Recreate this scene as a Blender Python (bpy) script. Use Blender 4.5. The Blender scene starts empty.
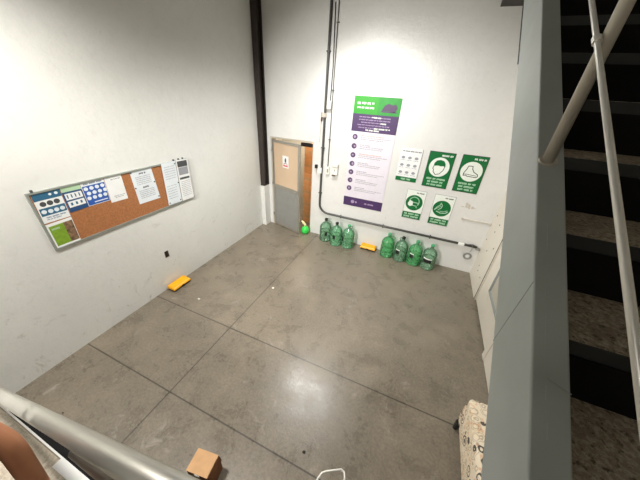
import bpy, bmesh, math, random
from mathutils import Vector, Matrix, Euler
random.seed(7)
PI = math.pi
SC = bpy.context.scene
COL = SC.collection

# ------------------------------------------------------------------ camera
CAM = Vector((3.2692, -4.7392, 2.808))
cd = bpy.data.cameras.new('camera'); cam = bpy.data.objects.new('camera', cd); COL.objects.link(cam)
cam.location = CAM
cam.rotation_euler = Euler((math.radians(59.777), math.radians(-3.252), math.radians(23.098)), 'XYZ')
cd.sensor_width = 36; cd.lens = 252.561 / 640 * 36; cd.clip_start = .01
SC.camera = cam
SC.view_settings.view_transform = 'Standard'; SC.view_settings.look = 'None'
SC.view_settings.gamma = 1; SC.view_settings.exposure = 0.16
SC.view_settings.use_curve_mapping = False
W = 4.54           # right wall
H = 6.4            # ceiling

def rel(x, y, z): return CAM + Vector((x, y, z))

# ------------------------------------------------------------------ materials
def srgb(r, g, b):
    f = lambda c: c / 12.92 if c <= .04045 else ((c + .055) / 1.055) ** 2.4
    return (f(r / 255), f(g / 255), f(b / 255), 1)

def mat(name, rgb, rough=.5, metal=0., var=0., scale=8., bump=0., bscale=60., rgb2=None, spec=.5, detail=4, coat=0):
    m = bpy.data.materials.new(name); m.use_nodes = True
    nt = m.node_tree; N = nt.nodes; L = nt.links; b = N['Principled BSDF']
    c = srgb(*rgb)
    b.inputs['Roughness'].default_value = rough; b.inputs['Metallic'].default_value = metal
    b.inputs['Specular IOR Level'].default_value = spec
    b.inputs['Coat Weight'].default_value = coat
    b.inputs['Base Color'].default_value = c
    tc = N.new('ShaderNodeTexCoord')
    nz = N.new('ShaderNodeTexNoise'); nz.inputs['Scale'].default_value = scale; nz.inputs['Detail'].default_value = detail
    L.new(tc.outputs['Object'], nz.inputs['Vector'])
    cr = N.new('ShaderNodeValToRGB')
    cr.color_ramp.elements[0].position = .32; cr.color_ramp.elements[1].position = .68
    if rgb2: lo, hi = srgb(*rgb2), c
    else:
        v = var if var else .03
        lo = tuple(x * (1 - v) for x in c[:3]) + (1,); hi = tuple(min(1, x * (1 + v)) for x in c[:3]) + (1,)
    cr.color_ramp.elements[0].color = lo; cr.color_ramp.elements[1].color = hi
    L.new(nz.outputs['Fac'], cr.inputs['Fac']); L.new(cr.outputs['Color'], b.inputs['Base Color'])
    if bump:
        n2 = N.new('ShaderNodeTexNoise'); n2.inputs['Scale'].default_value = bscale; n2.inputs['Detail'].default_value = 5
        L.new(tc.outputs['Object'], n2.inputs['Vector'])
        bp = N.new('ShaderNodeBump'); bp.inputs['Strength'].default_value = bump; bp.inputs['Distance'].default_value = .004
        L.new(n2.outputs['Fac'], bp.inputs['Height']); L.new(bp.outputs['Normal'], b.inputs['Normal'])
    return m

def emis(name, rgb, s):
    m = bpy.data.materials.new(name); m.use_nodes = True
    b = m.node_tree.nodes['Principled BSDF']
    b.inputs['Base Color'].default_value = srgb(*rgb); b.inputs['Emission Color'].default_value = srgb(*rgb)
    b.inputs['Emission Strength'].default_value = s
    return m

def node_math(nt, op, a, b=None, clamp=False):
    n = nt.nodes.new('ShaderNodeMath'); n.operation = op; n.use_clamp = clamp
    for i, v in enumerate((a, b)):
        if v is None: continue
        if isinstance(v, (int, float)): n.inputs[i].default_value = v
        else: nt.links.new(v, n.inputs[i])
    return n.outputs[0]

def mixc(nt, fac, a, b):
    n = nt.nodes.new('ShaderNodeMix'); n.data_type = 'RGBA'
    if isinstance(fac, (int, float)): n.inputs[0].default_value = fac
    else: nt.links.new(fac, n.inputs[0])
    for i, v in ((6, a), (7, b)):
        if isinstance(v, tuple): n.inputs[i].default_value = v
        else: nt.links.new(v, n.inputs[i])
    return n.outputs[2]

def concrete():
    m = bpy.data.materials.new('polished concrete'); m.use_nodes = True
    nt = m.node_tree; N = nt.nodes; L = nt.links; b = N['Principled BSDF']
    g = N.new('ShaderNodeNewGeometry'); P = g.outputs['Position']
    def noise(s, d=6, r=.6, dist=0):
        n = N.new('ShaderNodeTexNoise'); n.inputs['Scale'].default_value = s; n.inputs['Detail'].default_value = d
        n.inputs['Roughness'].default_value = r; n.inputs['Distortion'].default_value = dist
        L.new(P, n.inputs['Vector']); return n.outputs['Fac']
    def ramp(f, a, b_):
        mr = N.new('ShaderNodeMapRange'); mr.inputs[1].default_value = a; mr.inputs[2].default_value = b_
        L.new(f, mr.inputs[0]); return mr.outputs[0]
    big = ramp(noise(.9, 5, .6, .6), .34, .66)
    mid = ramp(noise(3.5, 8, .7, .3), .3, .7)
    fine = ramp(noise(38, 6, .75), .3, .7)
    c = mixc(nt, big, srgb(94, 86, 75), srgb(138, 126, 108))
    c2 = mixc(nt, mid, srgb(80, 74, 65), srgb(152, 140, 121))
    c = mixc(nt, .5, c, c2)
    c3 = mixc(nt, fine, srgb(72, 67, 60), srgb(158, 149, 134))
    c = mixc(nt, .38, c, c3)
    spots = ramp(noise(11, 6, .7), .62, .76)
    c = mixc(nt, node_math(nt, 'MULTIPLY', spots, .22), c, srgb(66, 62, 58))
    pale = ramp(noise(4.2, 7, .7, 1.0), .60, .74)
    c = mixc(nt, node_math(nt, 'MULTIPLY', pale, .55), c, srgb(178, 172, 162))
    # saw-cut joints
    sx = N.new('ShaderNodeSeparateXYZ'); L.new(P, sx.inputs[0])
    fac = None
    for ax, v, w in ((0, 1.370, .0065), (1, -2.9906, .0065), (1, -3.9237, .006), (0, 4.15, .004), (1, -6.4, .006)):
        d = node_math(nt, 'ABSOLUTE', node_math(nt, 'SUBTRACT', sx.outputs[ax], v))
        mr = N.new('ShaderNodeMapRange'); mr.inputs[1].default_value = w * .6; mr.inputs[2].default_value = w * 1.5
        mr.inputs[3].default_value = 1; mr.inputs[4].default_value = 0; L.new(d, mr.inputs[0])
        f = mr.outputs[0]
        if (ax, v) == (0, 4.15): f = node_math(nt, 'MULTIPLY', f, 0)
        fac = f if fac is None else node_math(nt, 'MAXIMUM', fac, f)
    c = mixc(nt, node_math(nt, 'MULTIPLY', fac, .8), c, srgb(48, 44, 40))
    L.new(c, b.inputs['Base Color'])
    rr = N.new('ShaderNodeMapRange'); rr.inputs[3].default_value = .21; rr.inputs[4].default_value = .40
    L.new(mid, rr.inputs[0]); L.new(rr.outputs[0], b.inputs['Roughness'])
    bp = N.new('ShaderNodeBump'); bp.inputs['Strength'].default_value = .25; bp.inputs['Distance'].default_value = .002
    L.new(fine, bp.inputs['Height']); L.new(bp.outputs['Normal'], b.inputs['Normal'])
    return m

def wallpaint(name, base, scuff, low=1.3, gloss=.35, amount=.5, seed=0):
    """white gloss paint: fine roller texture, scuffs and small dirt marks (denser near the floor)"""
    m = bpy.data.materials.new(name); m.use_nodes = True
    nt = m.node_tree; N = nt.nodes; L = nt.links; b = N['Principled BSDF']
    g = N.new('ShaderNodeNewGeometry')
    mp = N.new('ShaderNodeMapping'); mp.inputs['Location'].default_value = (seed, seed * 2, 0); L.new(g.outputs['Position'], mp.inputs[0]); P = mp.outputs[0]
    def noise(s, d=5, r=.6, dist=0):
        n = N.new('ShaderNodeTexNoise'); n.inputs['Scale'].default_value = s; n.inputs['Detail'].default_value = d
        n.inputs['Roughness'].default_value = r; n.inputs['Distortion'].default_value = dist
        L.new(P, n.inputs['Vector']); return n.outputs['Fac']
    def ramp(f, a, b_, c=0, d=1):
        mr = N.new('ShaderNodeMapRange'); mr.inputs[1].default_value = a; mr.inputs[2].default_value = b_
        mr.inputs[3].default_value = c; mr.inputs[4].default_value = d
        L.new(f, mr.inputs[0]); return mr.outputs[0]
    big = ramp(noise(1.1, 4), .3, .7)
    c = mixc(nt, big, srgb(*[k - 8 for k in base]), srgb(*base))
    c = mixc(nt, node_math(nt, 'MULTIPLY', ramp(noise(9, 8, .8, .5), .5, .75), .35), c, srgb(*[k - 24 for k in base]))
    sx = N.new('ShaderNodeSeparateXYZ'); L.new(g.outputs['Position'], sx.inputs[0])
    lowf = ramp(sx.outputs[2], 0, low, 1, .12)
    sm = ramp(noise(4.5, 7, .75, .8), .58, .74)
    c = mixc(nt, node_math(nt, 'MULTIPLY', node_math(nt, 'MULTIPLY', sm, lowf), amount), c, srgb(*scuff))
    spk = ramp(noise(17, 2, .4), .77, .80)
    c = mixc(nt, node_math(nt, 'MULTIPLY', spk, node_math(nt, 'MULTIPLY', lowf, .8)), c, srgb(120, 116, 108))
    L.new(c, b.inputs['Base Color'])
    b.inputs['Roughness'].default_value = gloss
    bp = N.new('ShaderNodeBump'); bp.inputs['Strength'].default_value = .5; bp.inputs['Distance'].default_value = .008
    L.new(noise(11, 7, .75), bp.inputs['Height']); L.new(bp.outputs['Normal'], b.inputs['Normal'])
    return m

def clear_plastic(name, rgb, dens=.55, dif=.16):
    m = bpy.data.materials.new(name); m.use_nodes = True
    nt = m.node_tree; N = nt.nodes; L = nt.links; N.remove(N['Principled BSDF']); out = N['Material Output']
    tr = N.new('ShaderNodeBsdfTransparent'); gl = N.new('ShaderNodeBsdfGlossy'); df = N.new('ShaderNodeBsdfDiffuse'); tl = N.new('ShaderNodeBsdfTranslucent')
    col = srgb(*rgb)
    tc = N.new('ShaderNodeTexCoord'); nz = N.new('ShaderNodeTexNoise'); nz.inputs['Scale'].default_value = 22; L.new(tc.outputs['Object'], nz.inputs['Vector'])
    lw = N.new('ShaderNodeLayerWeight'); lw.inputs[0].default_value = .35
    clr = mixc(nt, lw.outputs['Facing'], tuple(1 - (1 - k) * dens for k in col[:3]) + (1,), tuple(k * .8 for k in col[:3]) + (1,))
    L.new(clr, tr.inputs[0]); df.inputs[0].default_value = col; tl.inputs[0].default_value = col
    gl.inputs['Roughness'].default_value = .12
    m1 = N.new('ShaderNodeMixShader'); m1.inputs[0].default_value = .5; L.new(df.outputs[0], m1.inputs[1]); L.new(tl.outputs[0], m1.inputs[2])
    m2 = N.new('ShaderNodeMixShader'); L.new(node_math(nt, 'MULTIPLY', nz.outputs['Fac'], dif * 2), m2.inputs[0]); L.new(tr.outputs[0], m2.inputs[1]); L.new(m1.outputs[0], m2.inputs[2])
    fr = N.new('ShaderNodeFresnel'); fr.inputs[0].default_value = 1.45
    m3 = N.new('ShaderNodeMixShader'); L.new(fr.outputs[0], m3.inputs[0]); L.new(m2.outputs[0], m3.inputs[1]); L.new(gl.outputs[0], m3.inputs[2])
    bp = N.new('ShaderNodeBump'); bp.inputs['Strength'].default_value = .6; bp.inputs['Distance'].default_value = .01
    L.new(nz.outputs['Fac'], bp.inputs['Height']); L.new(bp.outputs['Normal'], gl.inputs['Normal'])
    L.new(m3.outputs[0], out.inputs[0])
    return m

def speckle(name, base, dark, light, sc=90, rough=.8):
    m = bpy.data.materials.new(name); m.use_nodes = True
    nt = m.node_tree; N = nt.nodes; L = nt.links; b = N['Principled BSDF']; tc = N.new('ShaderNodeTexCoord')
    def nz(s, lo, hi):
        n = N.new('ShaderNodeTexNoise'); n.inputs['Scale'].default_value = s; n.inputs['Detail'].default_value = 5; n.inputs['Roughness'].default_value = .7
        L.new(tc.outputs['Object'], n.inputs['Vector'])
        mr = N.new('ShaderNodeMapRange'); mr.inputs[1].default_value = lo; mr.inputs[2].default_value = hi; L.new(n.outputs['Fac'], mr.inputs[0]); return mr.outputs[0]
    c = mixc(nt, nz(sc, .46, .6), srgb(*base), srgb(*light)); c = mixc(nt, nz(sc * .6, .52, .64), c, srgb(*dark))
    c = mixc(nt, node_math(nt, 'MULTIPLY', nz(7, .5, .7), .5), c, srgb(*dark))
    L.new(c, b.inputs['Base Color']); b.inputs['Roughness'].default_value = rough
    bp = N.new('ShaderNodeBump'); bp.inputs['Strength'].default_value = .4; bp.inputs['Distance'].default_value = .003
    L.new(nz(sc, .3, .7), bp.inputs['Height']); L.new(bp.outputs['Normal'], b.inputs['Normal'])
    return m

def doodle_fabric():
    m = bpy.data.materials.new('printed fabric'); m.use_nodes = True
    nt = m.node_tree; N = nt.nodes; L = nt.links; b = N['Principled BSDF']; tc = N.new('ShaderNodeTexCoord')
    def ringset(scale, r1, w1, r2, w2, off):
        mp = N.new('ShaderNodeMapping'); mp.inputs['Location'].default_value = off; L.new(tc.outputs['Object'], mp.inputs[0])
        wn = N.new('ShaderNodeTexNoise'); wn.inputs['Scale'].default_value = 30; L.new(mp.outputs[0], wn.inputs['Vector'])
        va = N.new('ShaderNodeVectorMath'); va.operation = 'MULTIPLY_ADD'; va.inputs[1].default_value = (.02, .02, .02)
        L.new(wn.outputs['Color'], va.inputs[0]); L.new(mp.outputs[0], va.inputs[2])
        vo = N.new('ShaderNodeTexVoronoi'); vo.inputs['Scale'].default_value = scale; vo.inputs['Randomness'].default_value = .75
        L.new(va.outputs[0], vo.inputs['Vector']); d = vo.outputs['Distance']
        def ring(r, w): return node_math(nt, 'LESS_THAN', node_math(nt, 'ABSOLUTE', node_math(nt, 'SUBTRACT', d, r)), w)
        return node_math(nt, 'MAXIMUM', ring(r1, w1), ring(r2, w2))
    f1 = ringset(9.0, .34, .04, .10, .07, (.02, .03, .01)); f2 = ringset(13, .33, .04, .5, .03, (.4, .1, .2))
    nz = N.new('ShaderNodeTexNoise'); nz.inputs['Scale'].default_value = 6; L.new(tc.outputs['Object'], nz.inputs['Vector'])
    base = mixc(nt, nz.outputs['Fac'], srgb(226, 205, 170), srgb(236, 228, 212))
    o = N.new('ShaderNodeTexNoise'); o.inputs['Scale'].default_value = 25; L.new(tc.outputs['Object'], o.inputs['Vector'])
    of = N.new('ShaderNodeMapRange'); of.inputs[1].default_value = .58; of.inputs[2].default_value = .64; L.new(o.outputs['Fac'], of.inputs[0])
    c = mixc(nt, node_math(nt, 'MULTIPLY', of.outputs[0], .45), base, srgb(205, 140, 80))
    c = mixc(nt, node_math(nt, 'MULTIPLY', f2, .45), c, srgb(120, 95, 70))
    c = mixc(nt, node_math(nt, 'MULTIPLY', f1, .9), c, srgb(45, 40, 38))
    L.new(c, b.inputs['Base Color']); b.inputs['Roughness'].default_value = .85
    return m

def corkmat():
    return mat('cork', (164, 108, 66), .9, var=.18, scale=55, bump=.3, bscale=160, detail=6)

M = dict(
    floor=concrete(),
    wall=wallpaint('white gloss wall paint', (226, 227, 223), (160, 156, 146), amount=1.0, low=1.5, gloss=.3),
    wallb=wallpaint('white back wall paint', (227, 227, 224), (190, 180, 165), amount=.35, low=2.2, gloss=.22, seed=3.3),
    cream=wallpaint('cream painted board', (226, 219, 206), (188, 178, 160), amount=.4, gloss=.45, seed=5),
    ceiling=mat('ceiling board', (150, 150, 148), .9),
    darksteel=mat('dark brown painted steel', (58, 50, 46), .55, .2, var=.15, scale=20),
    steelgrey=mat('grey stringer paint', (160, 166, 163), .42, 0, var=.06, scale=5, bump=.12, bscale=20),
    pangrey=mat('dark grey tread pan', (42, 44, 44), .6, .1, var=.15),
    risermat=mat('black painted riser', (10, 9, 9), .8, spec=.2),
    tread=speckle('concrete tread', (150, 137, 120), (88, 79, 68), (188, 175, 156)),
    stainless=mat('brushed stainless tube', (188, 186, 178), .42, .8, var=.06, scale=3),
    satin=mat('satin steel tube', (186, 180, 166), .42, .35, var=.08, scale=12),
    brightrod=mat('polished steel rod', (226, 224, 216), .3, .3),
    conduit=mat('galvanised grey conduit', (84, 84, 82), .45, .4, var=.1, scale=14),
    conduit2=mat('pale grey conduit', (100, 100, 98), .5, .3, var=.08, scale=14),
    whitepl=mat('white plastic', (236, 235, 228), .4),
    greypl=mat('grey plastic', (150, 148, 142), .5),
    black=mat('black plastic', (18, 18, 18), .45),
    alu=mat('aluminium door profile', (168, 164, 154), .4, .55, var=.05),
    tan=mat('frosted tan door pane', (205, 180, 152), .3, 0, var=.06, scale=2.5),
    grille=mat('grey ribbed sheet', (158, 158, 154), .45, .3, var=.05),
    frame=mat('door frame beige', (186, 180, 166), .5),
    card=mat('cardboard', (204, 162, 118), .85, var=.08, scale=12),
    carddark=mat('dark cardboard', (128, 84, 54), .9, var=.08, scale=12),
    orangecard=mat('brown cardboard stack', (222, 162, 108), .85, var=.1, scale=6),
    yellow=mat('yellow plastic lid', (250, 176, 10), .4, var=.03),
    cork=corkmat(),
    boardframe=mat('aluminium board frame', (160, 166, 160), .4, .5),
    paper=mat('white paper', (232, 234, 234), .5), paperb=mat('bluish paper', (222, 229, 234), .5),
    ink=mat('dark grey ink', (70, 72, 74), .6), inkl=mat('light grey ink', (150, 152, 158), .6),
    inkb=mat('blue grey ink', (120, 140, 160), .6),
    navy=mat('navy print', (34, 74, 118), .5), blue=mat('blue print', (38, 86, 168), .5), teal=mat('teal print', (44, 98, 130), .5),
    palegreen=mat('pale green print', (176, 206, 170), .5), leaf=mat('leaf green print', (122, 158, 44), .5, var=.12, scale=30),
    photo=mat('dark photo print', (84, 62, 50), .5, rgb2=(150, 120, 90), scale=35),
    sgreen=mat('safety green', (8, 106, 52), .35), sdark=mat('sign line ink', (44, 46, 44), .5), swhite=mat('sign white', (232, 238, 230), .35),
    smint=mat('sign pale mint', (176, 214, 184), .4),
    bgreen=mat('banner bright green', (44, 152, 38), .45), bgreen2=mat('banner deep green', (34, 142, 48), .45, var=.12, scale=10),
    purple=mat('banner purple', (70, 46, 92), .45), banner=mat('banner white', (222, 216, 226), .45), lilac=mat('pale purple print', (168, 146, 182), .5),
    salmon=mat('pale orange print', (206, 160, 138), .5), icon=mat('icon dark purple', (84, 66, 96), .5),
    fabric=doodle_fabric(),
    rust=mat('rust brown leatherette', (118, 66, 50), .5, var=.15, scale=18),
    green=clear_plastic('green clear plastic', (160, 236, 186), .32, .36),
    green2=clear_plastic('bright green clear plastic', (130, 234, 160), .36, .40),
    green3=clear_plastic('pale green clear plastic', (170, 228, 188), .30, .28),
    litgreen=mat('bright green plastic', (60, 214, 84), .3, var=.15, scale=20),
    cap=mat('green cap', (70, 160, 110), .4), neckcream=mat('cream bottle top', (232, 228, 168), .4),
    tilefl=speckle('beige speckled landing tile', (178, 166, 148), (156, 144, 126), (196, 186, 168), 60, .5),
    marble=mat('white metal edge', (228, 228, 226), .4),
    skin=mat('skin', (182, 124, 88), .55, var=.06, scale=9, rgb2=(160, 104, 72)), shirt=mat('navy cotton', (24, 26, 38), .9, var=.1, scale=40),
    trousers=mat('dark grey trousers', (44, 44, 48), .9), hair=mat('dark hair', (24, 18, 15), .7), shoe=mat('black shoe', (20, 20, 20), .5),
    rim=mat('eye white', (225, 222, 215), .3), lip=mat('lips', (128, 70, 60), .5),
    lampon=emis('lit lamp glass', (255, 252, 244), 14), lamphood=mat('lamp hood', (190, 190, 190), .4, .6),
    strip=mat('pale seam', (150, 154, 152), .6), blackstrip=mat('dark gap', (60, 52, 46), .8), weld=mat('scratched paint', (178, 182, 180), .5),
    debris=mat('pale paper scrap', (222, 218, 210), .8), dleaf=mat('dark dry leaf', (50, 44, 36), .8), rustplate=mat('rusted outlet', (96, 74, 52), .7, var=.3, scale=60),
    residue=mat('adhesive residue', (200, 192, 180), .7),
)

# ------------------------------------------------------------------ helpers
def tag(o, label=None, cat=None, group=None, kind=None):
    if label: o['label'] = label
    if cat: o['category'] = cat
    if group: o['group'] = group
    if kind: o['kind'] = kind
    return o

def empty(name, loc=(0, 0, 0), rz=0, rot=None):
    o = bpy.data.objects.new(name, None); COL.objects.link(o); o.location = loc
    o.rotation_euler = rot if rot else (0, 0, rz); o.empty_display_size = .1
    return o

def thing(name, label, cat, loc=(0, 0, 0), rz=0, group=None, rot=None):
    return tag(empty(name, loc, rz, rot), label, cat, group)

def obj(name, bm, m, parent=None, smooth=False, bevel=0, seg=2, loc=None):
    bmesh.ops.recalc_face_normals(bm, faces=bm.faces[:])
    me = bpy.data.meshes.new(name); bm.to_mesh(me); bm.free()
    me.materials.append(m)
    if smooth:
        for p in me.polygons: p.use_smooth = True
    o = bpy.data.objects.new(name, me); COL.objects.link(o)
    if parent: o.parent = parent
    if loc: o.location = loc
    if bevel:
        b = o.modifiers.new('bevel', 'BEVEL'); b.width = bevel; b.segments = seg; b.limit_method = 'ANGLE'; b.angle_limit = math.radians(35)
    return o

def B(): return bmesh.new()
def box(bm, x0, x1, y0, y1, z0, z1, mtx=None):
    vs = [bm.verts.new((x, y, z)) for x in (x0, x1) for y in (y0, y1) for z in (z0, z1)]
    for f in ((0, 1, 3, 2), (4, 6, 7, 5), (0, 4, 5, 1), (2, 3, 7, 6), (0, 2, 6, 4), (1, 5, 7, 3)):
        bm.faces.new([vs[i] for i in f])
    if mtx is not None: bmesh.ops.transform(bm, matrix=mtx, verts=vs)
    return bm
def bx(*a, **k): return box(B(), *a, **k)

def tube(bm, pts, r, n=14, cap=True, radii=None):
    pts = [Vector(p) for p in pts]; rings = []
    up = None
    for i, p in enumerate(pts):
        if i == 0: d = pts[1] - p
        elif i == len(pts) - 1: d = p - pts[i - 1]
        else: d = (pts[i + 1] - p).normalized() + (p - pts[i - 1]).normalized()
        d.normalize()
        if up is None:
            up = Vector((0, 0, 1)) if abs(d.z) < .9 else Vector((1, 0, 0))
        a = d.cross(up).normalized(); b = a.cross(d).normalized(); up = b
        rr = radii[i] if radii else r
        rings.append([bm.verts.new(p + (a * math.cos(t) + b * math.sin(t)) * rr) for t in [2 * PI * k / n for k in range(n)]])
    for r0, r1 in zip(rings, rings[1:]):
        for k in range(n): bm.faces.new((r0[k], r0[(k + 1) % n], r1[(k + 1) % n], r1[k]))
    if cap:
        bm.faces.new(rings[0]); bm.faces.new(rings[-1])
    return bm

def arc(c, r, a0, a1, n, ux, uy):
    c = Vector(c); ux = Vector(ux); uy = Vector(uy)
    return [c + ux * r * math.cos(a0 + (a1 - a0) * i / n) + uy * r * math.sin(a0 + (a1 - a0) * i / n) for i in range(n + 1)]

def lathe(bm, prof, n=28, cx=0, cy=0, close=True):
    rings = [[bm.verts.new((cx + r * math.cos(2 * PI * k / n), cy + r * math.sin(2 * PI * k / n), z)) for k in range(n)] for r, z in prof]
    for a, b in zip(rings, rings[1:]):
        for k in range(n): bm.faces.new((a[k], a[(k + 1) % n], b[(k + 1) % n], b[k]))
    if close:
        bm.faces.new(rings[0]); bm.faces.new(rings[-1])
    return bm

class Face:
    """a vertical wall face: u along it, z up, n out of it"""
    def __init__(s, kind): s.kind = kind
    def p(s, u, v, n):
        if s.kind == 'back': return (u, -n, v)
        if s.kind == 'left': return (n, u, v)
        if s.kind == 'right': return (W - n, u, v)
        if s.kind == 'flat': return (u, v, n)
    def poly(s, bm, pts, n0, n1):
        a = [bm.verts.new(s.p(u, v, n0)) for u, v in pts]; b = [bm.verts.new(s.p(u, v, n1)) for u, v in pts]
        bm.faces.new(b); bm.faces.new(a[::-1]); k = len(pts)
        for i in range(k): bm.faces.new((a[i], a[(i + 1) % k], b[(i + 1) % k], b[i]))
        return bm
    def rect(s, bm, u0, u1, v0, v1, n0, n1): return s.poly(bm, [(u0, v0), (u1, v0), (u1, v1), (u0, v1)], n0, n1)
    def disc(s, bm, u, v, r, n0, n1, k=32, ry=None):
        ry = ry or r
        return s.poly(bm, [(u + r * math.cos(2 * PI * i / k), v + ry * math.sin(2 * PI * i / k)) for i in range(k)], n0, n1)
    def stroke(s, bm, pts, w, n0, n1, closed=False):
        pts = list(pts) + ([pts[0]] if closed else [])
        for (a, b), (c, d) in zip(pts, pts[1:]):
            dx, dy = c - a, d - b; l = math.hypot(dx, dy) or 1; nx, ny = -dy / l * w / 2, dx / l * w / 2
            ex, ey = dx / l * w * .3, dy / l * w * .3
            s.poly(bm, [(a - ex + nx, b - ey + ny), (a - ex - nx, b - ey - ny), (c + ex - nx, d + ey - ny), (c + ex + nx, d + ey + ny)], n0, n1)
        return bm
    def words(s, bm, u0, u1, v, h, n0, n1, fill=.82, rnd=random):
        """a printed line too small to read: groups of letter-sized marks"""
        lw = h * .55; n = max(2, int((u1 - u0) / lw)); run = 0; k = rnd.randint(3, 8); a = u0 + ((u1 - u0) - n * lw) / 2
        for i in range(n):
            if run == k and i < n - 2: run = 0; k = rnd.randint(3, 8); continue
            u = a + i * lw; run += 1
            s.rect(bm, u, u + lw * .74, v - h / 2 + (0 if rnd.random() < .8 else h * .25), v + h / 2, n0, n1)
        return bm
BK, LF, RT = Face('back'), Face('left'), Face('right')

def struct(name, bm, m, parent=None, **k):
    o = obj(name, bm, m, parent, **k); o['kind'] = 'structure'; return o

# ------------------------------------------------------------------ setting
Y0 = -9.2
struct('floor', bx(-.2, W + .2, Y0, 0, -.2, 0), M['floor'])
struct('wall_left', bx(-.25, 0, Y0, .2, -.2, H), M['wall'])
bm = B(); DX0, DX1, DZ = .195, 1.165, 1.985
box(bm, 0, DX0, 0, .2, -.2, H); box(bm, DX1, W + .25, 0, .2, -.2, H); box(bm, DX0, DX1, 0, .2, DZ, H)
struct('wall_back', bm, M['wallb'])
struct('ceiling', bx(-.25, W + .25, Y0, .2, H, H + .2), M['ceiling'])
struct('wall_front', bx(-.25, W + .25, Y0 - .2, Y0, -.2, H), M['wall'])
# right wall: cream boarding with screws, a seam, and a panelled door under the stairs
bm = B(); box(bm, W, W + .25, -.80, 0, -.2, H); box(bm, W, W + .25, Y0, -1.95, -.2, H); box(bm, W, W + .25, -1.95, -.80, 2.05, H); box(bm, W + .12, W + .25, -1.95, -.80, -.2, 2.05)
wr = struct('wall_right', bm, M['cream'])
bm = B()
for y, z in ((-.419, 1.207), (-.35, 1.053), (-.616, .888), (-.374, .712), (-.328, .385), (-.382, .31), (-.66, 1.3), (-.13, 1.25), (-.12, .8), (-.62, .33)):
    RT.disc(bm, y, z, .012, 0, .003, 10)
obj('screw', bm, M['sdark'], wr)
bm = B(); RT.rect(bm, -.80, -.788, 0, 2.05, -.001, .004); obj('seam', bm, M['blackstrip'], wr)
d2 = thing('door_1', None, None, (0, 0, 0)); d2['kind'] = 'structure'
bm = B()   # door leaf with a sunk panel
box(bm, W + .02, W + .06, -1.92, -.82, .03, .45); box(bm, W + .02, W + .06, -1.92, -.82, 1.62, 2.02)
box(bm, W + .02, W + .06, -1.12, -.82, .45, 1.62); box(bm, W + .02, W + .06, -1.92, -1.78, .45, 1.62)
obj('door_leaf', bm, M['cream'], d2, bevel=.004)
obj('door_panel', bx(W + .045, W + .07, -1.79, -1.11, .44, 1.63), M['frame'], d2)
bm = B()
for a in ((-1.135, -1.12, .45, 1.62), (-1.78, -1.12, .445, .460)): box(bm, W + .016, W + .05, *a)
obj('panel_moulding', bm, M['strip'], d2)
struct('trim_1', bx(W - .008, W + .02, -1.97, -.80, 2.02, 2.08), M['cream'])
struct('trim_2', bx(W - .006, W + .02, -2.02, -1.93, 0, 2.08), M['cream'])

# landing on which the photographer stands (beige tile, white metal nosing, dark edge angle)
LX1 = CAM.x + .30; LY = CAM.y + .02; LZ = CAM.z - 1.6
struct('floor_landing', bx(LX1, W, LY - 2.4, CAM.y - .80, LZ - .14, LZ), M['tilefl'])
lp = struct('floor_landing', bx(CAM.x - 1.86, LX1, LY - 2.4, LY, LZ - .14, LZ), M['tilefl'])
obj('edge_trim', bx(CAM.x - 1.86, LX1, LY + .005, LY + .012, LZ - .03, LZ + .004), M['marble'], lp)
obj('edge_angle', bx(CAM.x - 1.80, LX1, LY + .012, LY + .075, LZ - .16, LZ - .01), M['risermat'], lp)
obj('threshold_plate', bx(CAM.x - 1.27, LX1 - .3, LY - .03, LY + .012, LZ, LZ + .012), M['marble'], lp)

# small store room behind the door
bm = B(); box(bm, -.3, 2.2, 1.3, 1.4, -.2, 2.6); box(bm, -.4, -.3, .2, 1.4, -.2, 2.6); box(bm, 2.2, 2.3, .2, 1.4, -.2, 2.6)
struct('wall_store', bm, M['frame'])
struct('floor_store', bx(-.3, 2.2, 0, 1.3, -.2, -.001), M['floor'])
struct('ceiling_store', bx(-.4, 2.3, .2, 1.4, 2.6, 2.7), M['ceiling'])

# ------------------------------------------------------------------ staircase
ST = thing('staircase', 'grey steel staircase with concrete treads rising along the right side', 'staircase', (CAM.x, CAM.y, CAM.z))
A = math.radians(33.917); ca, sa = math.cos(A), math.sin(A)
def sp(x, s, n): return Vector((x, s * ca - n * sa, s * sa + n * ca))      # along slope s, normal n
def sbox(bm, x0, x1, s0, s1, n0, n1, cut=None):
    vs = [bm.verts.new(sp(x, s, n)) for x in (x0, x1) for s in (s0, s1) for n in (n0, n1)]
    for f in ((0, 1, 3, 2), (4, 6, 7, 5), (0, 4, 5, 1), (2, 3, 7, 6), (0, 2, 6, 4), (1, 5, 7, 3)): bm.faces.new([vs[i] for i in f])
    return bm
D = .36; NT = -.777; NB = -1.021
def stringer(side):
    bm = B(); x0 = D if side < 0 else 1.20; w = .080
    a, b = (x0, x0 + w) if side < 0 else (x0, x0 + .06)
    web = (a, a + .008) if side < 0 else (b - .008, b)
    # closed C profile swept from the landing to the upper landing
    if side < 0: prof = [(a, NB), (a, NT), (b, NT), (b, NT - .01), (a + .008, NT - .01), (a + .008, NB + .01), (b, NB + .01), (b, NB)]
    else: prof = [(b, NB), (b, NT), (a, NT), (a, NT - .01), (b - .008, NT - .01), (b - .008, NB + .01), (a, NB + .01), (a, NB)]
    def endpt(x, n, end):
        if end == 0:      # cut at the landing level z = -1.6
            z = -1.6; s = (z - n * ca) / sa; return sp(x, s, n)
        y = 3.14; s = (y + n * sa) / ca; return sp(x, s, n)
    r0 = [bm.verts.new(endpt(x, n, 0)) for x, n in prof]; r1 = [bm.verts.new(endpt(x, n, 1)) for x, n in prof]
    k = len(prof)
    for i in range(k): bm.faces.new((r0[i], r0[(i + 1) % k], r1[(i + 1) % k], r1[i]))
    bm.faces.new(r0); bm.faces.new(r1[::-1])
    return bm
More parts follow.
